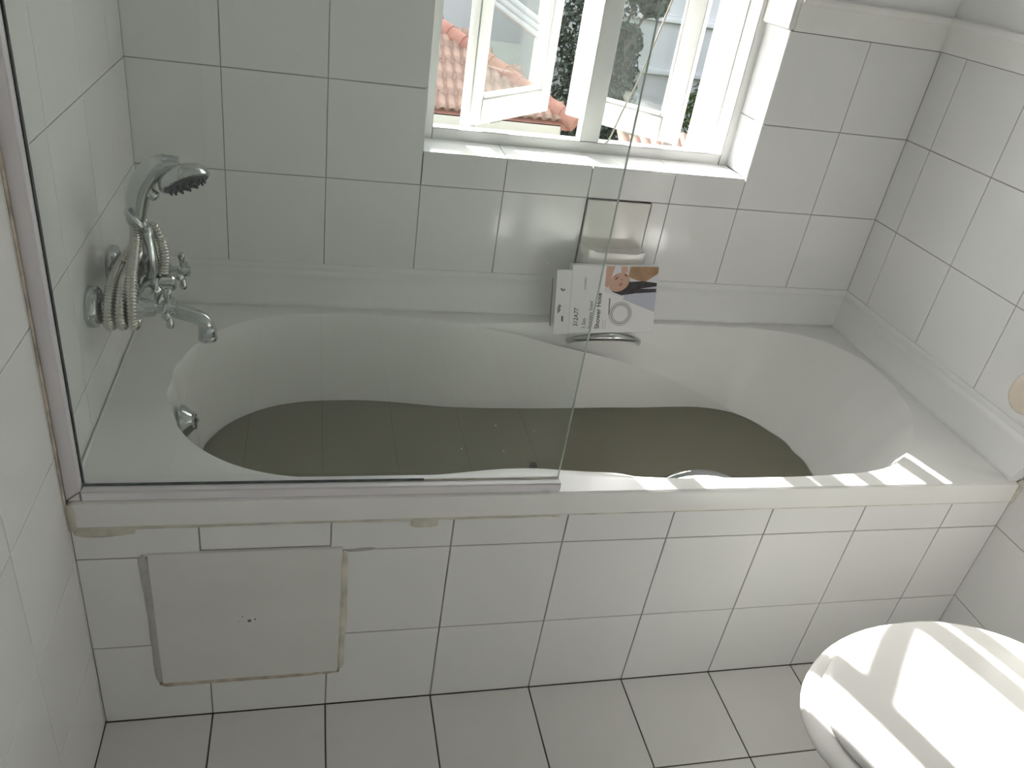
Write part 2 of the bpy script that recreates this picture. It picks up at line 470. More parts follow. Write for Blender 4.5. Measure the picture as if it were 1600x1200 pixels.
# picture rail (painted dado band with a bead on top)
def rail_prof(n, base):   # n: outward unit vector, base: point on wall
    n = Vector(n); b0 = Vector(base)
    return [b0 + n * a + Vector((0, 0, z)) for a, z in ((-0.003, 0.0), (0.010, 0.0), (0.012, 0.003), (0.012, 0.050), (0.015, 0.053), (0.020, 0.056), (0.022, 0.062), (0.020, 0.068), (0.013, 0.070), (-0.003, 0.072))]
tag(MB().extrude(rail_prof((0, -1, 0), (0, YB, ZRAIL)), (WX1, 0, 0), (XR - 0.004, 0, 0)).build('trim_1', 'rail_paint', smooth=50), 'white painted rail above the tiles, right of the window', kind='structure')
tag(MB().extrude(rail_prof((0, -1, 0), (0, YB, ZRAIL)), (XL + 0.004, 0, 0), (WX0, 0, 0)).build('trim_2', 'rail_paint', smooth=50), 'white painted rail above the tiles, left of the window', kind='structure')
tag(MB().extrude(rail_prof((-1, 0, 0), (XR, 0, ZRAIL)), (0, YR, 0), (0, YB - 0.004, 0)).build('trim_3', 'rail_paint', smooth=50), 'white painted rail above the tiles on the right wall', kind='structure')
tag(MB().extrude(rail_prof((1, 0, 0), (XL, 0, ZRAIL)), (0, YR, 0), (0, YB - 0.004, 0)).build('trim_4', 'rail_paint', smooth=50), 'white painted rail above the tiles on the left wall', kind='structure')
MB().box(WX1 - 0.012, WX1 + 0.004, YB - 0.012, YB + 0.112, ZRAIL, 1.262).build('rail_return', 'rail_paint', wall_back, bevel=0.003)

# grimy joint beside the sill; rail strips paint in dirt line and shadow gap
MB().box(WX1 + 0.002, XR - 0.002, YB - 0.0006, YB + 0.001, ZRAIL - 0.0022, ZRAIL).build('dark_joint', 'dark_grout', wall_back)
MB().box(WX0 - 0.001, WX0 + 0.001, YB - 0.0004, YB + 0.001, 0.797, WZ0 - 0.003).build('dark_joint', 'dark_grout', wall_back)
MB().box(XR - 0.0006, XR + 0.001, 0.30, YB - 0.002, ZRAIL - 0.0020, ZRAIL).build('dark_joint', 'dark_grout', wall_right)

# plastic cove trims round the bath
ZR = 0.505
def cove(n, base):
    n = Vector(n); b0 = Vector(base)
    pr = [(-0.001, 0.0), (-0.001, 0.0945), (0.0035, 0.0945), (0.0050, 0.090), (0.0062, 0.0845), (0.0055, 0.080), (0.0090, 0.0735), (0.0105, 0.069), (0.0098, 0.065),
          (0.012, 0.050), (0.0165, 0.032), (0.0225, 0.018), (0.0275, 0.009), (0.0285, 0.004), (0.0270, 0.0)]
    return [b0 + n * a + Vector((0, 0, z)) for a, z in pr]
tag(MB().extrude(cove((0, -1, 0), (0, YB, ZR)), (XL + 0.002, 0, 0), (XR - 0.003, 0, 0)).build('trim_5', 'upvc', smooth=35), 'white plastic cove trim along the back of the bath', kind='structure')
tag(MB().extrude(cove((-1, 0, 0), (XR, 0, ZR)), (0, 0.004, 0), (0, YB - 0.004, 0)).build('trim_6', 'upvc', smooth=35), 'white plastic cove trim along the right end of the bath', kind='structure')

# ------------------------------------------------------------------ window
win = tag(put('window_1', loc=(0.77, 0.80, WZ0)), 'white painted window with two casements opened outwards', kind='structure')
FY0, FY1 = 0.800, 0.858
MX0, MX1 = 0.766, 0.812
def wbox(name, *a, bevel=0.002, parent=win, mat='paint_wood'):
    return MB().box(*a).build(name, mat, parent, bevel=bevel)
wbox('frame_jamb', WX0 - 0.004, 0.421, FY0, FY1, WZ0 - 0.004, WZ1)
wbox('frame_jamb', 1.131, WX1 + 0.004, FY0, FY1, WZ0 - 0.004, WZ1)
wbox('frame_sill', 0.421, 1.131, FY0, 0.838, WZ0 - 0.004, 0.8935)
wbox('frame_head', 0.421, 1.131, FY0, FY1, WZ1 - 0.03, WZ1)
wbox('mullion', MX0, MX1, FY0, 0.838, 0.8935, WZ1 - 0.03)
wbox('outer_sill', WX0, WX1, FY1, 1.02, 0.80, 0.818, bevel=0.003)
wbox('outer_reveal', WX0 - 0.004, 0.416, FY1, 1.006, 0.818, WZ1)
wbox('outer_reveal', 1.128, WX1 + 0.004, FY1, 1.006, 0.818, WZ1)

def casement(hx, hy, ang, sgn):
    """sgn +1: hinged on its left, -1: hinged on its right; ang = opening angle"""
    U = Vector((math.cos(ang) * sgn, math.sin(ang), 0)); W = Vector((0, 0, 1)); N = Vector((-math.sin(ang) * sgn, math.cos(ang), 0))
    if sgn < 0: N = Vector((math.sin(ang), math.cos(ang), 0))
    L, zb, zt, T = (0.365 if sgn > 0 else 0.320), 0.880, 1.745, 0.028
    o = (hx, hy, 0)
    root = put('casement', win, Vector((hx, hy, zb)) - Vector(win.location))
    def m(name, u0, u1, z0, z1, w0=0, w1=T, mat='paint_wood', bevel=0.0025, par=root):
        return MB().bbox(o, U, N, W, u0, u1, w0, w1, z0, z1).build(name, mat, par, bevel=bevel)
    m('stile', 0, 0.046, zb, zt); m('stile', L - 0.046, L, zb, zt)
    m('rail', 0.046, L - 0.046, zb, zb + 0.058); m('rail', 0.046, L - 0.046, zt - 0.046, zt)
    m('glazing_bar', 0.046, L - 0.046, 1.330, 1.358)
    for (u0, u1, z0, z1) in ((0.046, 0.055, zb + 0.058, 1.330), (L - 0.055, L - 0.046, zb + 0.058, 1.330), (0.055, L - 0.055, zb + 0.058, zb + 0.067)):
        m('glazing_bead', u0, u1, z0, z1, 0.004, 0.024, bevel=0.002)
    m('pane', 0.046, L - 0.046, zb + 0.058, 1.330, 0.012, 0.016, 'window_glass', 0)
    m('pane', 0.046, L - 0.046, 1.358, zt - 0.046, 0.012, 0.016, 'window_glass', 0)
    m('hinge', 0.004, 0.030, zb - 0.007, zb + 0.003, 0.002, 0.024, 'steel', 0.001)
    m('stay', 0.10, 0.145, zb - 0.006, zb + 0.001, 0.006, 0.018, 'steel', 0.0008)
    return root
casement(0.5175, 0.888, math.radians(44.8), 1)
casement(1.048, 0.900, math.radians(44.6), -1)
cord = tag(MB().tube(spline([(0.915, 0.786, 1.235), (0.893, 0.786, 1.13), (0.873, 0.786, 1.046), (0.853, 0.792, 0.975), (0.834, 0.792, 0.906), (0.833, 0.812, 0.8955)], 6), 0.0021, 8).build('window_cord', 'cord', smooth=60),
           'thin cream cord hanging across the right window casement', 'cord')

# ------------------------------------------------------------------ bathtub
CX, CY_, SA, SB = 0.66, 0.342, 0.80, 0.30
def polar(pts):
    t = np.array([math.atan2((y - CY_) / SB, (x - CX) / SA) for x, y in pts])
    r = np.array([math.hypot((y - CY_) / SB, (x - CX) / SA) for x, y in pts])
    k = np.argsort(t); return t[k], r[k]
def curve(pts):
    """smooth closed radius function through the points"""
    t, r = polar(pts)
    T = np.concatenate([t - 2 * math.pi, t, t + 2 * math.pi]); Rr = np.concatenate([r, r, r])
    fine = np.linspace(-math.pi, math.pi, 721)[:-1]
    q = np.interp(fine, T, Rr)
    k = np.exp(-0.5 * (np.arange(-12, 13) / 4.5) ** 2); k /= k.sum()
    q = np.convolve(np.concatenate([q[-12:], q, q[:12]]), k, 'valid')
    FT = np.concatenate([fine, [math.pi]]); FQ = np.concatenate([q, [q[0]]])
    return lambda th: np.interp(th, FT, FQ)
RIM = [(.33, .049), (.40, .057), (.46, .066), (.53, .071), (.6, .062), (.667, .050), (.72, .040), (.8, .034), (.92, .032), (1.06, .033), (1.2, .040), (1.267, .053), (1.334, .094), (1.382, .14),
       (1.434, .21), (1.480, .314), (1.496, .41), (1.478, .52), (1.429, .586), (1.355, .622), (1.268, .636), (1.178, .641), (1.0, .642), (.85, .640), (.72, .632), (.6, .617), (.53, .611), (.468, .612), (.4, .622),
       (.325, .634)]
for k in range(13):      # rounded tap end
    a_ = math.radians(90 + 15 * k)
    RIM.append((0.2 - 0.280 * abs(math.cos(a_)) ** (2 / 2.2), 0.3425 + math.copysign(0.2955 * abs(math.sin(a_)) ** (2 / 2.2), math.sin(a_))))
WAT = [(-.046, .38), (-.030, .46), (.011, .52), (.07, .565), (.144, .592), (.275, .600), (.38, .588), (.469, .571), (.578, .567), (.7, .567), (.806, .570), (.978, .574), (1.08, .580), (1.145, .583), (1.227, .560),
       (1.292, .473), (1.313, .383), (1.313, .300), (1.292, .212), (1.227, .124), (1.145, .100), (1.08, .103), (.978, .108), (.806, .112), (.7, .115), (.578, .115), (.469, .111), (.38, .095), (.275, .084), (.144, .092),
       (.07, .12), (.011, .165), (-.030, .225), (-.046, .30)]
BOT = [(x * 0.86 + 0.085 - (0.05 if x > 1.0 else 0), CY_ + (y - CY_) * 0.80) for x, y in WAT]
fR, fW, fB = curve(RIM), curve(WAT), curve(BOT)
rect = (XL, XR, -0.004, YB)
ths = list(np.linspace(-math.pi, math.pi, 241)[:-1]) + [math.atan2((y - CY_) / SB, (x - CX) / SA) for x in rect[:2] for y in rect[2:]]
ths = sorted(ths)
def pt(th, r): return np.array([CX + SA * r * math.cos(th), CY_ + SB * r * math.sin(th)])
def rect_hit(th, ins):
    dx, dy = SA * math.cos(th), SB * math.sin(th)
    x0, x1, y0, y1 = rect[0] + ins, rect[1] - ins, rect[2] + ins, rect[3] - ins
    t = 1e9
    if dx > 1e-9: t = min(t, (x1 - CX) / dx)
    if dx < -1e-9: t = min(t, (x0 - CX) / dx)
    if dy > 1e-9: t = min(t, (y1 - CY_) / dy)
    if dy < -1e-9: t = min(t, (y0 - CY_) / dy)
    return np.array([CX + dx * t, CY_ + dy * t])
ss = lambda a, b_, x: (lambda t: t * t * (3 - 2 * t))(min(1, max(0, (x - a) / (b_ - a))))
ridge_x = [-1, .50, .56, .618, .715, .782, .886, .996, 1.112, 1.177, 1.235, 3]
ridge_z = [.497, .497, .496, .489, .470, .455, .429, .396, .358, .324, .300, .300]
rings = []
def add_ring(fn): rings.append([tuple(fn(t)) for t in ths])
ZW = 0.300
add_ring(lambda t: (*rect_hit(t, 0.012), 0.4585))
add_ring(lambda t: (*rect_hit(t, 0.001), 0.4585))
add_ring(lambda t: (*rect_hit(t, 0.0), 0.4600))
add_ring(lambda t: (*rect_hit(t, 0.0), 0.4985))
add_ring(lambda t: (*rect_hit(t, 0.0016), 0.5025))
add_ring(lambda t: (*rect_hit(t, 0.0055), 0.5050))
def prof(t):
    R_, W_, B_ = pt(t, fR(t)), pt(t, fW(t)), pt(t, fB(t))
    x = R_[0]
    w = 0.10 + 0.66 * ss(0.50, 0.76, x) + 0.24 * ss(1.02, 1.22, x)
    Mx = R_ * (1 - w) + W_ * w
    zm = float(np.interp(Mx[0], ridge_x, ridge_z))
    return R_, W_, B_, Mx, zm, x
PR = {t: prof(t) for t in ths}
add_ring(lambda t: (*(pt(t, fR(t)) + (rect_hit(t, 0.006) - pt(t, fR(t))) * 0.30), 0.5050))
add_ring(lambda t: (*(pt(t, fR(t)) + (pt(t, fR(t)) - pt(t, fR(t) * 0.988))), 0.5050))
add_ring(lambda t: (*pt(t, fR(t)), 0.5038))
for k in range(1, 9):
    s = k / 8
    def fn(t, s=s):
        R_, W_, B_, Mx, zm, x = PR[t]
        p = R_ + (Mx - R_) * s
        arm = ss(0.52, 0.75, x)
        e = s ** (1.0 + 0.0 * arm)
        z = 0.5038 + (zm - 0.5038) * e
        # shallow dish in the arm rests, soft roll at the rim
        z -= arm * (1 - ss(1.1, 1.25, x)) * 0.030 * math.sin(math.pi * s ** 0.8)
        z += ss(1.1, 1.3, x) * 0.002 * math.sin(math.pi * s)
        return (*p, z)
    add_ring(fn)
for k in range(1, 9):
    s = k / 8
    def fn(t, s=s):
        R_, W_, B_, Mx, zm, x = PR[t]
        zz = zm + (ZW - zm) * s
        p = Mx + (W_ - Mx) * (s ** 0.8)
        return (*p, zz)
    add_ring(fn)
for k in range(1, 7):
    s = k / 6
    add_ring(lambda t, s=s: (*(PR[t][1] + (PR[t][2] - PR[t][1]) * s ** 1.3), ZW - 0.19 * math.sin(s * math.pi / 2) ** 0.9))
tub = tag(put('bathtub', loc=(0.68, 0.345, 0.0)), 'white built-in bathtub with arm rests and a broad flat rim', 'bathtub')
shell = MB().rings(rings, False, True).build('tub_shell', 'acrylic', tub, smooth=24)

# chrome overflow
ov = MB().lathe((-0.0620, 0.292, 0.448), (0.97, 0, 0.10), [(0, 0.030), (0.003, 0.031), (0.006, 0.030), (0.020, 0.017), (0.024, 0.0165), (0.025, 0.012), (0.022, 0.0115)], 28).build('overflow_cover', 'chrome', tub, smooth=35)
MB().lathe((-0.0395, 0.292, 0.4505), (0.97, 0, 0.10), [(0, 0.004), (0.006, 0.004), (0.007, 0.002)], 12).build('screw', 'chrome', ov, smooth=40)
# two chrome grab handles on the arm rests
def grab(y_end, y_mid, z_end, z_mid, x0, x1):
    pts = []
    for k in range(21):
        s = k / 20; b_ = math.sin(math.pi * s) ** 0.55
        pts.append((x0 + (x1 - x0) * s, y_end + (y_mid - y_end) * b_, z_end + (z_mid - z_end) * b_))
    rad = [0.0100 * (0.70 + 0.30 * math.sin(math.pi * k / 20)) for k in range(21)]
    MB().tube(pts, rad, 14).build('grab_handle', 'chrome', tub, smooth=60)
grab(0.618, 0.574, 0.462, 0.500, 0.768, 0.950)
grab(0.056, 0.074, 0.462, 0.4785, 0.790, 0.950)
# old sealant round the tub edge
bead('sealant_bead', [(-0.176, -0.001, 0.452), (-0.10, -0.001, 0.456), (0.2, -0.001, 0.458), (0.55, -0.001, 0.458), (0.57, -0.001, 0.457)], 0.006, 'sealant', tub, 0.35, 5)
bead('sealant_bead', [(-0.174, -0.001, 0.450), (-0.150, -0.001, 0.446), (-0.120, -0.001, 0.447), (-0.09, -0.001, 0.453)], 0.009, 'sealant', tub, 0.2, 6)
bead('sealant_bead', [(0.330, -0.0006, 0.452), (0.350, -0.0006, 0.448), (0.372, -0.0006, 0.452)], 0.013, 'sealant', tub, 0.10, 8)
bead('sealant_bead', [(-0.174, -0.003, 0.452), (-0.174, -0.004, 0.48), (-0.175, -0.003, 0.503)], 0.007, 'sealant', tub, 0.6, 7)
bead('sealant_bead', [(1.538, -0.002, 0.457), (1.5375, -0.003, 0.480), (1.537, -0.003, 0.500), (1.535, 0.003, 0.508)], 0.0065, 'sealant', tub, 0.7, 9)
bead('sealant_bead', [(0.57, -0.001, 0.4575), (0.9, -0.001, 0.4575), (1.2, -0.001, 0.4575), (1.53, -0.001, 0.4575)], 0.003, 'sealant', tub, 0.4, 10)
bead('sealant_bead', [(XL + 0.004, 0.02, 0.506), (XL + 0.004, 0.2, 0.506), (XL + 0.004, 0.45, 0.506), (XL + 0.004, 0.65, 0.506)], 0.003, 'upvc', tub, 0.7, 11, axis=2)

# ------------------------------------------------------------------ bath water
wt = [t for t in ths]
wr = [[(*pt(t, fW(t) * 0.997), ZW - 0.001) for t in wt],
      [(*(pt(t, fW(t)) * 0.30 + pt(t, fB(t)) * 0.70) , ZW - 0.09) for t in wt],
      [(*(pt(t, fB(t) * 0.96)), ZW - 0.14) for t in wt]]
water = tag(MB().rings(wr, True, True).build('bath_water', 'water', loc=(0.63, 0.342, ZW)), 'murky olive-grey water standing in the half-filled bathtub', 'water')

# ------------------------------------------------------------------ shower screen
scr = tag(put('bath_screen', loc=(0.20, 0.02, ZR)), 'clear frameless glass bath screen fixed at the tap end', 'shower screen')
pane = MB().box(-0.160, 0.5735, 0.017, 0.023, 0.516, 1.95).build('glass_pane', 'screen_glass', scr)
MB().box(0.5737, 0.5745, 0.0172, 0.0228, 0.517, 1.95).build('polished_edge', 'glass_edge', scr)
MB().box(XL + 0.0005, -0.158, 0.001, 0.036, 0.5055, 1.96).build('wall_channel', 'alu', scr, bevel=0.002)
MB().box(-0.1575, 0.575, -0.0005, 0.0305, 0.5055, 0.5235).build('bottom_rail', 'alu', scr, bevel=0.002)
MB().box(-0.158, -0.1550, 0.0170, 0.0228, 0.526, 1.95).build('gasket', 'gasket', scr, bevel=0.001)
MB().box(-0.157, 0.345, 0.013, 0.0165, 0.5235, 0.5275).build('gasket', 'gasket', scr, bevel=0.001)
MB().box(0.345, 0.573, 0.013, 0.0165, 0.5235, 0.5265).build('gasket', 'sealant', scr, bevel=0.001)
MB().tube([(-0.1780, 0.0006, 0.5065), (-0.1580, -0.0004, 0.5232)], 0.0007, 6).build('mitre_joint', 'gasket', scr)
bead('wall_sealant', [(XL + 0.001, -0.004, 0.50), (XL + 0.001, -0.003, 0.75), (XL + 0.001, -0.003, 1.0), (XL + 0.001, -0.003, 1.25)], 0.0035, 'brown_sealant', scr, 0.6, 12, axis=0)
mk = MB()
for k in range(3):
    mk.box(0.519, 0.533 - 0.002 * k, 0.0166, 0.0169, 0.5445 + 0.0042 * k, 0.5470 + 0.0042 * k)
mk.build('safety_mark', 'ink', scr)
for (dx, dz) in ((0.40, 0.585), (0.45, 0.63), (0.515, 0.62), (0.535, 0.78), (0.52, 0.84), (0.47, 0.58), (0.505, 0.70), (0.49, 0.93), (0.487, 0.91)):
    MB().lathe((dx, 0.0168, dz), (0, -1, 0), [(0, 0.0013), (0.0005, 0.0009)], 8).build('water_spot', 'upvc', pane, smooth=40)

# ------------------------------------------------------------------ bath mixer tap
YM, YN, YF = 0.335, 0.255, 0.412
tap = tag(put('bath_mixer_tap', loc=(XL, YM, 0.70)), 'chrome wall-mounted bath mixer tap with two cross handles', 'tap')
for y, z in ((YN, 0.695), (YF, 0.700)):
    fl = MB().lathe((XL + 0.0005, y, z), (1, 0, 0), [(0, 0.034), (0.003, 0.0345), (0.012, 0.033), (0.018, 0.026), (0.020, 0.016)], 28).build('wall_flange', 'chrome', tap, smooth=40)
    MB().lathe((XL + 0.018, y, z), (1, 0, 0), [(0, 0.013), (0.03, 0.013), (0.031, 0.0175), (0.045, 0.0175), (0.046, 0.014), (0.062, 0.014)], 20).build('inlet_leg', 'chrome', tap, smooth=35)
MB().lathe((-0.112, YN - 0.018, 0.696), (0, 1, 0), [(0, 0.010), (0.003, 0.0165), (0.04, 0.0165), (0.055, 0.020), (0.08, 0.023), (0.105, 0.020), (0.12, 0.0165), (0.19, 0.0165), (0.193, 0.010)], 24).build('body', 'chrome', tap, smooth=40)
for y, z in ((YN, 0.696), (YF, 0.693)):
    MB().lathe((-0.115, y, z), (1, 0, 0), [(0, 0.017), (0.012, 0.0175), (0.018, 0.0155), (0.034, 0.0135), (0.036, 0.0085), (0.046, 0.0075)], 20).build('valve', 'chrome', tap, smooth=35)
    hub = (-0.069, y, z)
    h = MB().lathe(hub, (1, 0, 0), [(0, 0.009), (0.004, 0.0115), (0.012, 0.0115), (0.016, 0.009), (0.020, 0.0095), (0.022, 0.006)], 18).build('cross_handle', 'chrome', tap, smooth=40)
    for d in ((0, 0, 1), (0, 0, -1), (0, 1, 0), (0, -1, 0)):
        MB().lathe((hub[0] + 0.008, y, z), d, [(0.006, 0.0048), (0.013, 0.0038), (0.020, 0.0048), (0.027, 0.0066), (0.032, 0.0064), (0.0355, 0.0038), (0.0362, 0.001)], 14).build('handle_arm', 'chrome', h, smooth=60)
MB().lathe((-0.098, YM, 0.690), (0.25, 0, 1), [(-0.030, 0.013), (-0.02, 0.0185), (0.0, 0.0195), (0.012, 0.0185), (0.020, 0.013), (0.028, 0.0105)], 22).build('diverter_body', 'chrome', tap, smooth=40)
MB().lathe((-0.094, YM, 0.705), (1, 0, 0.05), [(0, 0.012), (0.012, 0.0115), (0.013, 0.015), (0.030, 0.0145), (0.033, 0.011)], 18).build('diverter_knob', 'chrome', tap, smooth=35)
sp = spline([(-0.115, YM, 0.672), (-0.09, YM, 0.662), (-0.055, YM, 0.650), (-0.030, YM, 0.641), (-0.0185, YM, 0.632), (-0.015, YM, 0.618), (-0.0145, YM, 0.604)], 8)
MB().tube(sp, [0.0165 - 0.0030 * min(1, k / 18) + (0.0020 if k > len(sp) - 10 else 0) for k in range(len(sp))], 18).build('spout', 'chrome', tap, smooth=50)
MB().lathe((-0.0145, YM, 0.6075), (0, 0, -1), [(0, 0.0150), (0.006, 0.0168), (0.010, 0.0165), (0.012, 0.0140), (0.0125, 0.004)], 20).build('spout_nozzle', 'chrome', tap, smooth=40)
MB().lathe((-0.0965, YM, 0.715), (-0.02, 0, 1), [(0, 0.010), (0.006, 0.0115), (0.03, 0.0125), (0.055, 0.0105), (0.075, 0.0088), (0.082, 0.0095), (0.090, 0.0075)], 20).build('cradle_pillar', 'chrome', tap, smooth=50)
cr = MB()
for s in (-1, 1):
    cr.tube(spline([(-0.099, YM, 0.798), (-0.103, YM + 0.013 * s, 0.806), (-0.108, YM + 0.0185 * s, 0.816), (-0.116, YM + 0.0195 * s, 0.826), (-0.124, YM + 0.017 * s, 0.836)], 6), [0.006] * 24 + [0.004], 10)
cr.build('cradle_fork', 'chrome', tap, smooth=60)

# hand shower resting in the cradle
hsh = tag(put('hand_shower', loc=(-0.112, YM, 0.820)), 'chrome hand shower with a dark spray face resting above the tap', 'shower head')
hp = spline([(-0.1125, YM, 0.818), (-0.110, YM, 0.838), (-0.105, YM, 0.860), (-0.094, YM, 0.884), (-0.078, YM, 0.902), (-0.058, YM, 0.911), (-0.043, YM, 0.911)], 8)
nh = len(hp)
MB().tube(hp, [0.0145 + 0.0045 * math.sin(math.pi * min(1, k / nh * 1.1)) - (0.002 if k > nh * 0.8 else 0) for k in range(nh)], 18).build('handle', 'chrome', hsh, smooth=60)
MB().lathe((-0.1145, YM, 0.808), (0.06, 0, 1), [(0, 0.0125), (0.003, 0.0145), (0.024, 0.0155), (0.026, 0.0135)], 20).build('handle_collar', 'chrome', hsh, smooth=40)
HN = Vector((0.42, -0.42, -0.80)).normalized(); HC = Vector((-0.043, YM, 0.905))
head = MB().lathe(HC, HN, [(-0.004, 0.006), (-0.002, 0.018), (0.004, 0.031), (0.012, 0.0390), (0.020, 0.0410), (0.025, 0.0405), (0.0265, 0.0365)], 32).build('head_shell', 'chrome', hsh, smooth=40)
face = MB().lathe(HC + HN * 0.0262, HN, [(0, 0.0365), (0.0015, 0.0355), (0.0025, 0.030), (0.0025, 0.004)], 32).build('spray_face', 'rubber', hsh, smooth=30)
u, w, _ = frame(HN)
for ring_r, cnt in ((0.028, 14), (0.018, 9), (0.008, 4)):
    for k in range(cnt):
        a = 2 * math.pi * k / cnt
        MB().lathe(HC + HN * 0.028 + (u * math.cos(a) + w * math.sin(a)) * ring_r, HN, [(0, 0.0024), (0.005, 0.0020), (0.0062, 0.0012)], 8).build('nozzle', 'rubber', face, smooth=40)
MB().lathe(Vector((-0.092, YM - 0.002, 0.866)), (0.8, -0.3, -0.5), [(0.006, 0.010), (0.016, 0.009), (0.019, 0.005)], 14).build('spray_button', 'chrome', hsh, smooth=50)

# coiled metal hose
path = [(-0.1150, YM, 0.806), (-0.1150, YM - 0.012, 0.786), (-0.1140, YM - 0.045, 0.765), (-0.1130, YM - 0.078, 0.745), (-0.1125, YM - 0.099, 0.715), (-0.1125, YM - 0.104, 0.690), (-0.1135, YM - 0.092, 0.670)]
for k in range(3):
    x = -0.1155 - 0.0175 * k
    loop = [(-0.06, 0.663), (0.0, 0.661), (0.06, 0.664), (0.095, 0.676), (0.110, 0.700), (0.100, 0.722), (0.06, 0.732), (0.0, 0.738), (-0.06, 0.735), (-0.096, 0.716), (-0.106, 0.692), (-0.092, 0.670)]
    if k == 2: loop = loop[:8]
    for q, (dy, z) in enumerate(loop):
        path.append((x - 0.0175 * q / len(loop) * (1 if k < 2 else -0.6), YM + dy, z - 0.002 * k))
path += [(-0.128, YM + 0.010, 0.760), (-0.108, YM + 0.026, 0.785), (-0.092, YM + 0.020, 0.796), (-0.0805, YM + 0.010, 0.778), (-0.0765, YM + 0.006, 0.748), (-0.080, YM + 0.003, 0.722)]
raw = spline(path, 24)
acc = [0.0]
for a, b_ in zip(raw[:-1], raw[1:]): acc.append(acc[-1] + (b_ - a).length)
npt = int(acc[-1] / 0.0013)
at = np.linspace(0, acc[-1], npt)
hosep = np.stack([np.interp(at, acc, [p[k] for p in raw]) for k in range(3)], 1)
hr = [0.0080 + 0.0009 * (1 if (i % 4) in (0, 1) else -1) * 1.1 for i in range(npt)]
hose = tag(MB().tube([Vector(p) for p in hosep], hr, 12).build('shower_hose', 'hose', smooth=80, loc=(-0.14, YM, 0.63)), 'ribbed metal shower hose coiled around the tap inlets', 'hose')

# ------------------------------------------------------------------ soap dish on the back wall
dish = tag(put('soap_dish', loc=(0.85, YB, 0.66)), 'ivory ceramic soap dish set into the tiles below the window', 'soap dish')
MB().box(0.7715, 0.9312, YB - 0.006, YB + 0.001, 0.630, 0.7950).build('back_plate', 'dish', dish, bevel=0.004, seg=3)
rs = []
for k in range(13):
    s = k / 12
    yy = YB - 0.004 - 0.050 * s
    zt = 0.684 - 0.020 * math.sin(math.pi * min(1, s * 1.15)) + 0.004 * s ** 3
    zb = 0.640 + 0.016 * s
    wl = 0.772 + 0.004 * s + 0.012 * max(0, s - 0.75) * 4 * 0.5
    wr_ = 0.931 - 0.004 * s - 0.012 * max(0, s - 0.75) * 4 * 0.5
    rs.append([(wl, yy, zb), (wl, yy, zt + 0.004), (wl + 0.008, yy, zt + 0.005), (wl + 0.02, yy, zt), (wr_ - 0.02, yy, zt), (wr_ - 0.008, yy, zt + 0.005), (wr_, yy, zt + 0.004), (wr_, yy, zb)])
MB().rings(rs).build('tray', 'dish', dish, bevel=0.0025)

# ------------------------------------------------------------------ carton leaning on the rim
BO = Vector((0.716, 0.5715, 0.5065)); BU = Vector((0.9985, 0.022, 0.03)).normalized()
BT = Vector((0.0, 0.040, 0.156)); BT = (BT - BU * BT.dot(BU)).normalized(); BN = BU.cross(BT)     # BN faces the viewer
carton = tag(put('shower_hose_carton', loc=BO), 'white shower hose carton printed with a woman washing her hair', 'box')
BW, BH, BD = 0.245, 0.160, 0.022
def bq(name, u0, u1, v0, v1, w0, w1, mat, par=carton, bevel=0.0):
    return MB().bbox(BO, BU, BT, BN, u0, u1, v0, v1, w0, w1).build(name, mat, par, bevel=bevel)
body = bq('carton_body', 0.030, BW, 0, BH, -BD, 0, 'card', bevel=0.0008)
tab = bq('hang_tab', -0.006, 0.030, -0.002, BH - 0.012, -0.0012, 0.0, 'card', bevel=0.0003)
bq('back_panel', -0.0070, 0.030, 0.014, BH - 0.028, -BD, -BD + 0.0012, 'card')
bq('torn_edge', -0.0095, -0.0070, 0.012, BH - 0.034, -BD, -BD + 0.0012, 'brown_card')
def decal(name, poly, mat, lift=0.0002, par=body):
    vs_ = [BO + BU * a + BT * b_ + BN * lift for a, b_ in poly]
    n = len(vs_)
    vs2 = [v - BN * (lift - 0.00002) for v in vs_]
    return MB().add(vs_ + vs2, [tuple(range(n))] + [(i, i + n, (i + 1) % n + n, (i + 1) % n) for i in range(n)]).build(name, mat, par)
def ell(cx, cy, a, b_, rot=0, n=22):
    c, s = math.cos(rot), math.sin(rot)
    return [(cx + a * math.cos(t) * c - b_ * math.sin(t) * s, cy + a * math.cos(t) * s + b_ * math.sin(t) * c) for t in (2 * math.pi * k / n for k in range(n))]
decal('print_background', [(0.112, 0.098), (0.243, 0.062), (0.243, 0.158), (0.112, 0.158)], 'pale_lilac', 0.00010)
decal('print_shade', [(0.160, 0.080), (0.243, 0.050), (0.243, 0.112), (0.168, 0.106)], 'lilac', 0.00014)
decal('print_arm', [(0.112, 0.112), (0.120, 0.108), (0.134, 0.158), (0.113, 0.158)], 'skin', 0.00018)
decal('print_shoulder', [(0.172, 0.158), (0.168, 0.134), (0.190, 0.126), (0.212, 0.122), (0.243, 0.142), (0.243, 0.158)], 'skin_tan', 0.00022)
decal('print_hair', [(0.124, 0.112), (0.132, 0.098), (0.155, 0.090), (0.190, 0.095), (0.242, 0.098), (0.242, 0.106), (0.200, 0.106), (0.242, 0.112), (0.242, 0.120), (0.205, 0.124), (0.176, 0.122), (0.160, 0.130)], 'hair', 0.00026)
decal('print_face', ell(0.147, 0.121, 0.027, 0.021, 0.55), 'skin', 0.00034)
decal('print_hand', [(0.148, 0.158), (0.150, 0.145), (0.160, 0.140), (0.166, 0.146), (0.164, 0.158)], 'skin', 0.00038)
decal('print_eye', ell(0.140, 0.130, 0.0055, 0.0014, 0.75, 10), 'hair', 0.00042)
decal('print_eye', ell(0.162, 0.137, 0.0050, 0.0014, -0.7, 10), 'hair', 0.00042)
decal('print_eye', ell(0.136, 0.1345, 0.0055, 0.0010, 0.75, 10), 'lips', 0.00042)
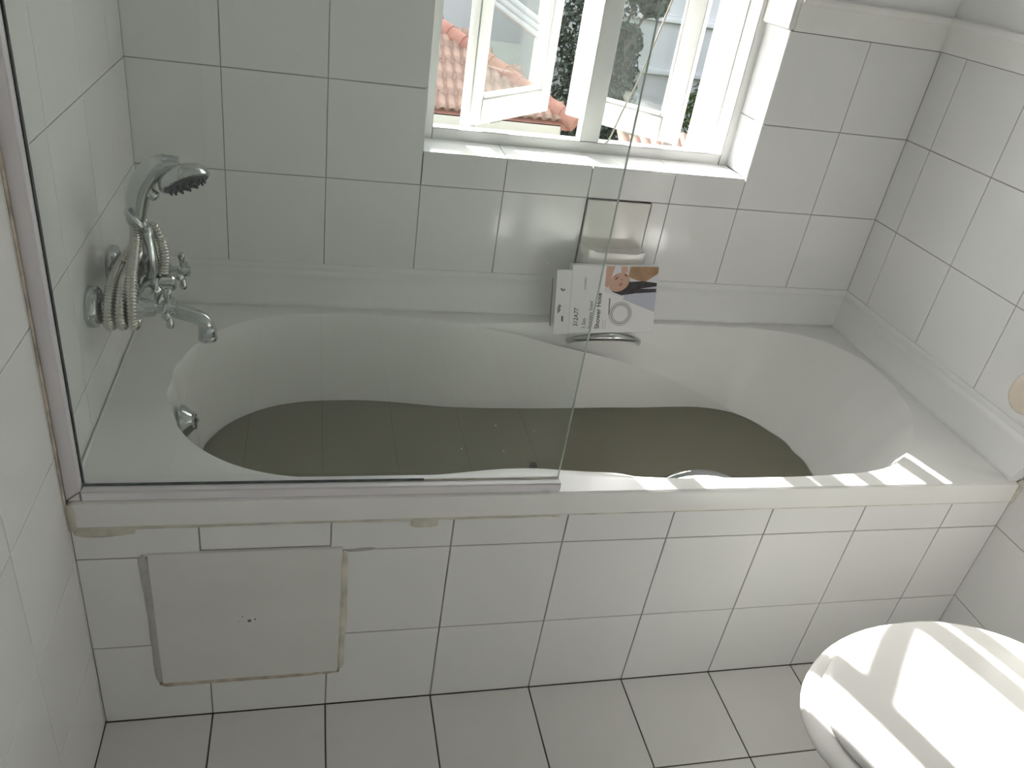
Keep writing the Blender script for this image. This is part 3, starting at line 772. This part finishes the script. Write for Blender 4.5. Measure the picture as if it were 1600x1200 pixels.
decal('print_lips', ell(0.151, 0.116, 0.0048, 0.0026, 0.75, 12), 'lips', 0.00042)
decal('print_nose', ell(0.1525, 0.1265, 0.0030, 0.0012, 0.9, 10), 'skin_tan', 0.00042)
def ringdecal(name, cx, cy, r0, r1, mat, lift, a0=0, a1=2 * math.pi, n=40):
    mb = MB(); vs_ = []; fs = []
    for k in range(n + 1):
        t = a0 + (a1 - a0) * k / n
        for r in (r0, r1):
            vs_.append(BO + BU * (cx + r * math.cos(t)) + BT * (cy + r * math.sin(t)) + BN * lift)
    for k in range(n): fs.append((2 * k, 2 * k + 1, 2 * k + 3, 2 * k + 2))
    return mb.add(vs_, fs).build(name, mat, body)
for r in (0.0285, 0.0245, 0.0205):
    ringdecal('print_hose_coil', 0.157, 0.046, r - 0.0012, r, 'grey_ink', 0.0003)
ringdecal('print_hose_coil', 0.157, 0.046, 0.0228, 0.0243, 'ink', 0.0003)
decal('print_hose_end', [(0.1270, 0.044), (0.1295, 0.044), (0.1285, 0.083), (0.1255, 0.083)], 'grey_ink', 0.0003)

def text(s, u0, v0, size, mat, bold=0.0, sx=1.0, slant=0.0, name='lettering'):
    """flat lettering that reads up the carton"""
    cu = bpy.data.curves.new('lettering', 'FONT')
    cu.body = s; cu.size = size; cu.offset = bold; cu.shear = slant
    o = bpy.data.objects.new('tmp', cu); col.objects.link(o)
    dg = bpy.context.evaluated_depsgraph_get()
    me = bpy.data.meshes.new_from_object(o.evaluated_get(dg))
    col.objects.unlink(o); bpy.data.objects.remove(o)
    # text x runs along +BT, text y along -BU
    for v in me.vertices:
        a, b_ = v.co.x * sx, v.co.y
        v.co = BU * (u0 - b_) + BT * (v0 + a) + BN * 0.0003
    me.materials.clear(); me.materials.append(M[mat])
    ob = bpy.data.objects.new(name, me); col.objects.link(ob); ob.parent = body
    return ob
text('Shower Hose', 0.106, 0.010, 0.0155, 'ink', 0.00028)
text('Stainless Steel', 0.086, 0.010, 0.0118, 'grey_ink', 0.0002)
text('1.5m', 0.072, 0.010, 0.0130, 'grey_ink', 0.0003)
text('S12A77', 0.052, 0.016, 0.0150, 'ink', 0.00025, 0.9, 0.25)
text('croydex', 0.066, 0.103, 0.0085, 'grey_ink', 0.0001)
for k in range(2):
    text('Chrome finish', 0.116 + 0.006 * k, 0.010, 0.0036, 'grey_ink')
# punched hang holes in the tab
decal('hang_slot', [(0.012, 0.028), (0.016, 0.028), (0.0155, 0.041), (0.0115, 0.041)], 'ink', 0.0003, tab)
decal('torn_hole', [(0.001, 0.047), (0.006, 0.050), (0.0085, 0.056), (0.007, 0.062), (0.010, 0.065), (0.004, 0.069), (0.0005, 0.060)], 'grey_ink', 0.0003, tab)
decal('torn_hole', [(0.004, 0.104), (0.010, 0.098), (0.016, 0.101), (0.016, 0.106), (0.011, 0.103), (0.007, 0.107)], 'grey_ink', 0.0003, tab)

# ------------------------------------------------------------------ toilet (tank on the right wall, facing left)
TX, TY = 1.108, -0.435
def egg(a, b_, z, n=56, cx=TX, back=0.215, dx=0.0):
    out = []
    for k in range(n):
        t = 2 * math.pi * k / n
        x = cx - a * math.cos(t) + dx
        x = min(x, cx + back)
        out.append((x, TY + b_ * math.sin(t) * (1 - 0.05 * math.cos(t)), z))
    return out
toilet = tag(put('toilet', loc=(1.2, TY, 0)), 'white toilet with its lid closed, sunlit beside the bath', 'toilet')
MB().rings([egg(0.10, 0.075, 0.0, back=0.30, dx=0.12), egg(0.10, 0.078, 0.02, back=0.30, dx=0.12), egg(0.095, 0.072, 0.12, back=0.3, dx=0.11), egg(0.13, 0.10, 0.22, back=0.3, dx=0.07), egg(0.19, 0.15, 0.31, back=0.3, dx=0.03),
            egg(0.222, 0.166, 0.37, dx=0.012), egg(0.228, 0.170, 0.392, dx=0.008), egg(0.224, 0.166, 0.398, dx=0.008)]).build('bowl', 'porcelain', toilet, smooth=60)
MB().rings([egg(0.240, 0.172, 0.3995, dx=-0.004), egg(0.254, 0.182, 0.403, dx=-0.006), egg(0.260, 0.187, 0.410, dx=-0.006), egg(0.259, 0.186, 0.417, dx=-0.006), egg(0.252, 0.180, 0.4225, dx=-0.005), egg(0.24, 0.168, 0.4245, dx=-0.003)]).build('seat', 'seat_plastic', toilet, smooth=70)
MB().rings([egg(0.232, 0.168, 0.4250), egg(0.238, 0.173, 0.4268), egg(0.240, 0.175, 0.4300), egg(0.2385, 0.1735, 0.4345), egg(0.233, 0.168, 0.4385), egg(0.215, 0.153, 0.4420), egg(0.17, 0.12, 0.4448), egg(0.09, 0.06, 0.4462), egg(0.02, 0.014, 0.4466)]).build('lid', 'seat_plastic', toilet, smooth=70)
MB().box(1.365, XR - 0.003, TY - 0.20, TY + 0.20, 0.40, 0.76).build('cistern', 'porcelain', toilet, bevel=0.02, seg=4)
MB().box(1.355, XR - 0.002, TY - 0.21, TY + 0.21, 0.762, 0.795).build('cistern_lid', 'porcelain', toilet, bevel=0.01, seg=3)
for s in (-1, 1):
    MB().lathe((1.335, TY + 0.075 * s - 0.02, 0.425), (0, 1, 0), [(0, 0.012), (0.04, 0.012)], 16).build('hinge', 'seat_plastic', toilet, smooth=40)
MB().rings([egg(0.13, 0.10, 0.30, back=0.5, dx=0.2), egg(0.14, 0.12, 0.398, back=0.5, dx=0.2)]).build('rear_shelf', 'porcelain', toilet, smooth=60)

# ------------------------------------------------------------------ ceramic holder on the right wall
hol = tag(put('paper_holder', loc=(XR, 0.010, 0.66)), 'beige ceramic paper holder fixed to the right wall', 'holder')
MB().box(XR - 0.010, XR + 0.001, -0.085, 0.07, 0.607, 0.757).build('back_plate', 'tile', hol, bevel=0.004)
MB().tube(spline([(XR - 0.006, 0.0530, 0.712), (XR - 0.030, 0.0570, 0.717), (XR - 0.050, 0.0590, 0.702), (XR - 0.054, 0.0590, 0.677), (XR - 0.040, 0.0560, 0.654), (XR - 0.008, 0.0520, 0.644)], 8),
          [0.015 + 0.002 * math.sin(k / 40 * math.pi) for k in range(41)], 14).build('bracket', 'beige', hol, smooth=60)
MB().tube(spline([(XR - 0.006, -0.0700, 0.712), (XR - 0.030, -0.0730, 0.717), (XR - 0.050, -0.0740, 0.702), (XR - 0.054, -0.0740, 0.677), (XR - 0.040, -0.0720, 0.654), (XR - 0.008, -0.0690, 0.644)], 8), 0.016, 14).build('bracket', 'beige', hol, smooth=60)
MB().lathe((XR - 0.042, -0.0700, 0.686), (0, 1, 0), [(0, 0.009), (0.125, 0.009)], 14).build('roller', 'beige', hol, smooth=40)

# ------------------------------------------------------------------ outside: neighbour's tiled roof
EY, EZ, SL = 14.0, -2.0, 0.6
PX, RW = 0.186, 0.43
nrm = Vector((0, -SL, 1)).normalized(); up = Vector((0, 1, SL)).normalized()
house = tag(put('neighbour_house', loc=(2.5, 16.0, -6.0)), 'neighbouring house with a terracotta hipped roof and cream eaves', 'house')
MB().box(-3.0, 4.45, 14.35, 22.0, -6.0, -2.25).build('wall', 'cream', house)
MB().box(-3.4, 4.80, 13.98, 14.35, -2.30, -2.06).build('eaves_fascia', 'cream', house, bevel=0.02)
MB().box(-3.4, 4.55, 14.10, 14.5, -2.52, -2.30).build('eaves_soffit', 'cream', house, bevel=0.02)
EX1 = 5.0
deck = MB().add([(-3.4, EY, EZ - 0.05), (EX1, EY, EZ - 0.05), (1.45, EY + 3.55 * 0.78, EZ - 0.05 + 3.55 * 0.78 * SL), (-3.4, EY + 3.55 * 0.78, EZ - 0.05 + 3.55 * 0.78 * SL),
                 (-3.4, EY, EZ - 0.15), (EX1, EY, EZ - 0.15), (1.45, 22, EZ - 0.15), (-3.4, 22, EZ - 0.15), (EX1, 22, EZ - 0.15)],
                [(0, 1, 2, 3), (1, 8, 2), (0, 4, 5, 1), (2, 6, 7, 3), (2, 8, 6)]).build('roof_deck', 'roof_cap', house)
# one barrel tile, shared
tv = []
nseg = 7
for (l, r) in ((0.0, 0.086), (0.50, 0.070)):
    for rr in (r, r - 0.016):
        for k in range(nseg + 1):
            a = math.pi * k / nseg
            tv.append((math.cos(a) * rr, l, math.sin(a) * rr * 0.95))
n1 = nseg + 1; tf = []
for k in range(nseg):
    tf += [(k, k + 1, 2 * n1 + k + 1, 2 * n1 + k), (n1 + k, 3 * n1 + k, 3 * n1 + k + 1, n1 + k + 1), (k, n1 + k, n1 + k + 1, k + 1)]
cap_me = MB().add(tv, tf).mesh('roof_tile', 'roof_tile', smooth=50)
pan_me = MB().add([(x, y, -z * 0.55 + 0.055) for x, y, z in tv], tf).mesh('roof_tile', 'roof_tile', smooth=50)
Rm = Matrix((Vector((1, 0, 0)), up, nrm)).transposed().to_4x4()
def roof_tiles(parent, ex0, ex1, ey, ez, rows, hip, off):
    cols = int((ex1 - ex0) / PX)
    for i in range(cols):
        for j in range(rows):
            x = ex0 + i * PX
            y = ey - 0.02 + j * RW * up.y
            if x + 0.12 > ex1 - (y - ey) * hip: continue
            for me, dx in ((cap_me, 0.0), (pan_me, PX / 2)):
                o = bpy.data.objects.new('roof_tile', me); col.objects.link(o); o.parent = parent
                o.matrix_local = Matrix.Translation(Vector((x + dx + random.gauss(0, 0.004), y, ez + j * RW * up.z + 0.01)) - Vector(off)) @ Rm @ Matrix.Rotation(random.gauss(0.03, 0.006), 4, 'X')
roof_tiles(house, 2.10, EX1, EY, EZ, 7, 1 / 0.78 * 0.98, house.location)
hip_pts = [Vector((EX1 + 0.02, EY - 0.03, EZ + 0.02)).lerp(Vector((1.45, EY + 3.55 * 0.78, EZ + 3.55 * 0.78 * SL + 0.04)), k / 14) for k in range(15)]
for k in range(14):
    MB().tube([hip_pts[k] - (hip_pts[1] - hip_pts[0]) * 0.12, hip_pts[k + 1]], [0.165, 0.145], 14).build('hip_cap', 'roof_cap', house, smooth=50)

# pale building and gutter behind the hip
pb = tag(put('pale_building', loc=(6.0, 26, -6.0)), 'tall pale rendered building rising behind the tiled roof', 'building')
MB().box(-6.0, 6.6, 24.0, 30.0, -6.0, 6.0).build('wall', 'pale_render', pb)
for k in range(3):
    a = Vector((2.9, 18.2 + 0.05 * k, 0.10 + 0.16 * k)); b_ = Vector((4.9, 17.0 + 0.05 * k, -0.93 + 0.14 * k))
    MB().tube([a, b_], 0.07, 8).build('barge_board', 'white_gutter', pb, smooth=60)
wb = tag(put('white_walled_building', loc=(13, 28, -7.0)), 'white building with ledges seen through the right casement', 'building')
MB().box(8.0, 24.0, 27.0, 34.0, -7.0, 5.5).build('wall', 'pale_render', wb)
for z in (-2.9, -1.2, 0.45):
    MB().box(7.9, 24.0, 26.75, 27.05, z, z + 0.22).build('ledge', 'white_gutter', wb, bevel=0.03)

# low roof close to the window on the right
low = tag(put('low_tiled_roof', loc=(6.4, 11.0, -5.0)), 'low terracotta roof edge just above the window sill', 'roof')
roof_tiles(low, 5.15, 7.6, 11.4, -1.80, 1, 0, low.location)
MB().box(5.0, 7.8, 11.42, 11.9, -5.0, -1.74).build('wall', 'cream', low)

# trees
def tree(name, label, base, height, blobs, n, size, mat, cat='tree', trunk=0.12):
    root = tag(put(name, loc=base), label, cat)
    cen = [Vector(base) + Vector(b_[:3]) for b_ in blobs]
    mb = MB()
    vs_ = []; fs = []
    for q in range(n):
        k = random.randrange(len(blobs)); c = cen[k]; R_ = blobs[k][3]
        d = Vector((random.gauss(0, 1), random.gauss(0, 1), random.gauss(0, 1))).normalized()
        p = c + d * R_ * (0.55 + 0.5 * random.random())
        a = Vector((random.gauss(0, 1), random.gauss(0, 1), random.gauss(0, 1))).normalized()
        nrm_ = (d + a * 0.8).normalized()
        uu, ww, _ = frame(nrm_)
        an = random.random() * 6.28
        u2 = uu * math.cos(an) + ww * math.sin(an); w2 = nrm_.cross(u2)
        s = size * (0.6 + 0.8 * random.random())
        i = len(vs_)
        vs_ += [p - u2 * s, p - w2 * s * 0.42 + nrm_ * s * 0.12, p + u2 * s, p + w2 * s * 0.42 + nrm_ * s * 0.12]
        fs.append((i, i + 1, i + 2, i + 3))
    fo = mb.add(vs_, fs).build('foliage', mat, root)
    fo['kind'] = 'stuff'
    top = cen[0]
    b0 = Vector(base)
    t_ = MB().tube(spline([b0, b0.lerp(top, 0.5) + Vector((0.1, 0.05, 0)), top], 6), [trunk * (1 - 0.05 * k) for k in range(13)], 10)
    for c in cen[1:]:
        t_.tube(spline([b0.lerp(top, 0.6), (b0.lerp(top, 0.6) + c) / 2 + Vector((0, 0, 0.2)), c], 4), [trunk * 0.5 * (1 - 0.07 * k) for k in range(9)], 8)
    t_.build('trunk', 'bark', root, smooth=60)
    return root
tree('garden_tree', 'dense dark tree between the roof and the mullion', (7.6, 21.0, -6.0), 6,
     [(0, 0, 3.2, 1.3), (-0.2, 0, 4.8, 1.25), (0.1, 0.2, 6.4, 1.2), (-0.3, -0.2, 2.2, 1.3), (0.4, 0, 1.5, 1.3), (0.0, 0, 7.4, 1.0), (0.75, -0.5, 6.2, 0.5), (1.15, -0.4, 5.9, 0.45)], 9000, 0.12, 'leaf')
tree('small_tree', 'small grey-green tree in front of the white building', (9.3, 24.2, -7.0), 6,
     [(0, 0, 4.6, 0.75), (0.3, 0.1, 4.0, 0.6), (0.25, 0, 5.3, 0.55)], 2600, 0.12, 'leaf', trunk=0.08)
tree('sunlit_shrub', 'bright green shrub near the right casement stile', (12.9, 23.4, -7.6), 5,
     [(0, 0, 4.2, 1.2), (0.6, 0, 5.2, 1.0), (1.0, 0.2, 6.2, 0.9), (1.0, 0, 3.6, 1.3), (1.5, 0, 5.0, 1.0)], 7500, 0.13, 'leaf_light', 'shrub', trunk=0.1)
tree('hedge', 'clipped dark hedge below the right casement', (8.5, 17.0, -5.35), 2,
     [(-1.6, 0, 1.4, 1.0), (-0.6, 0, 1.5, 1.0), (0.4, 0, 1.5, 1.0), (1.4, 0, 1.4, 1.0), (2.4, 0, 1.5, 1.0), (3.6, 0, 1.5, 1.1)], 9000, 0.11, 'leaf', 'hedge', trunk=0.06)
tag(MB().box(-40, 60, 1.6, 90, -8.0, -7.0).build('ground', 'earth'), 'garden ground far below the window', kind='structure')
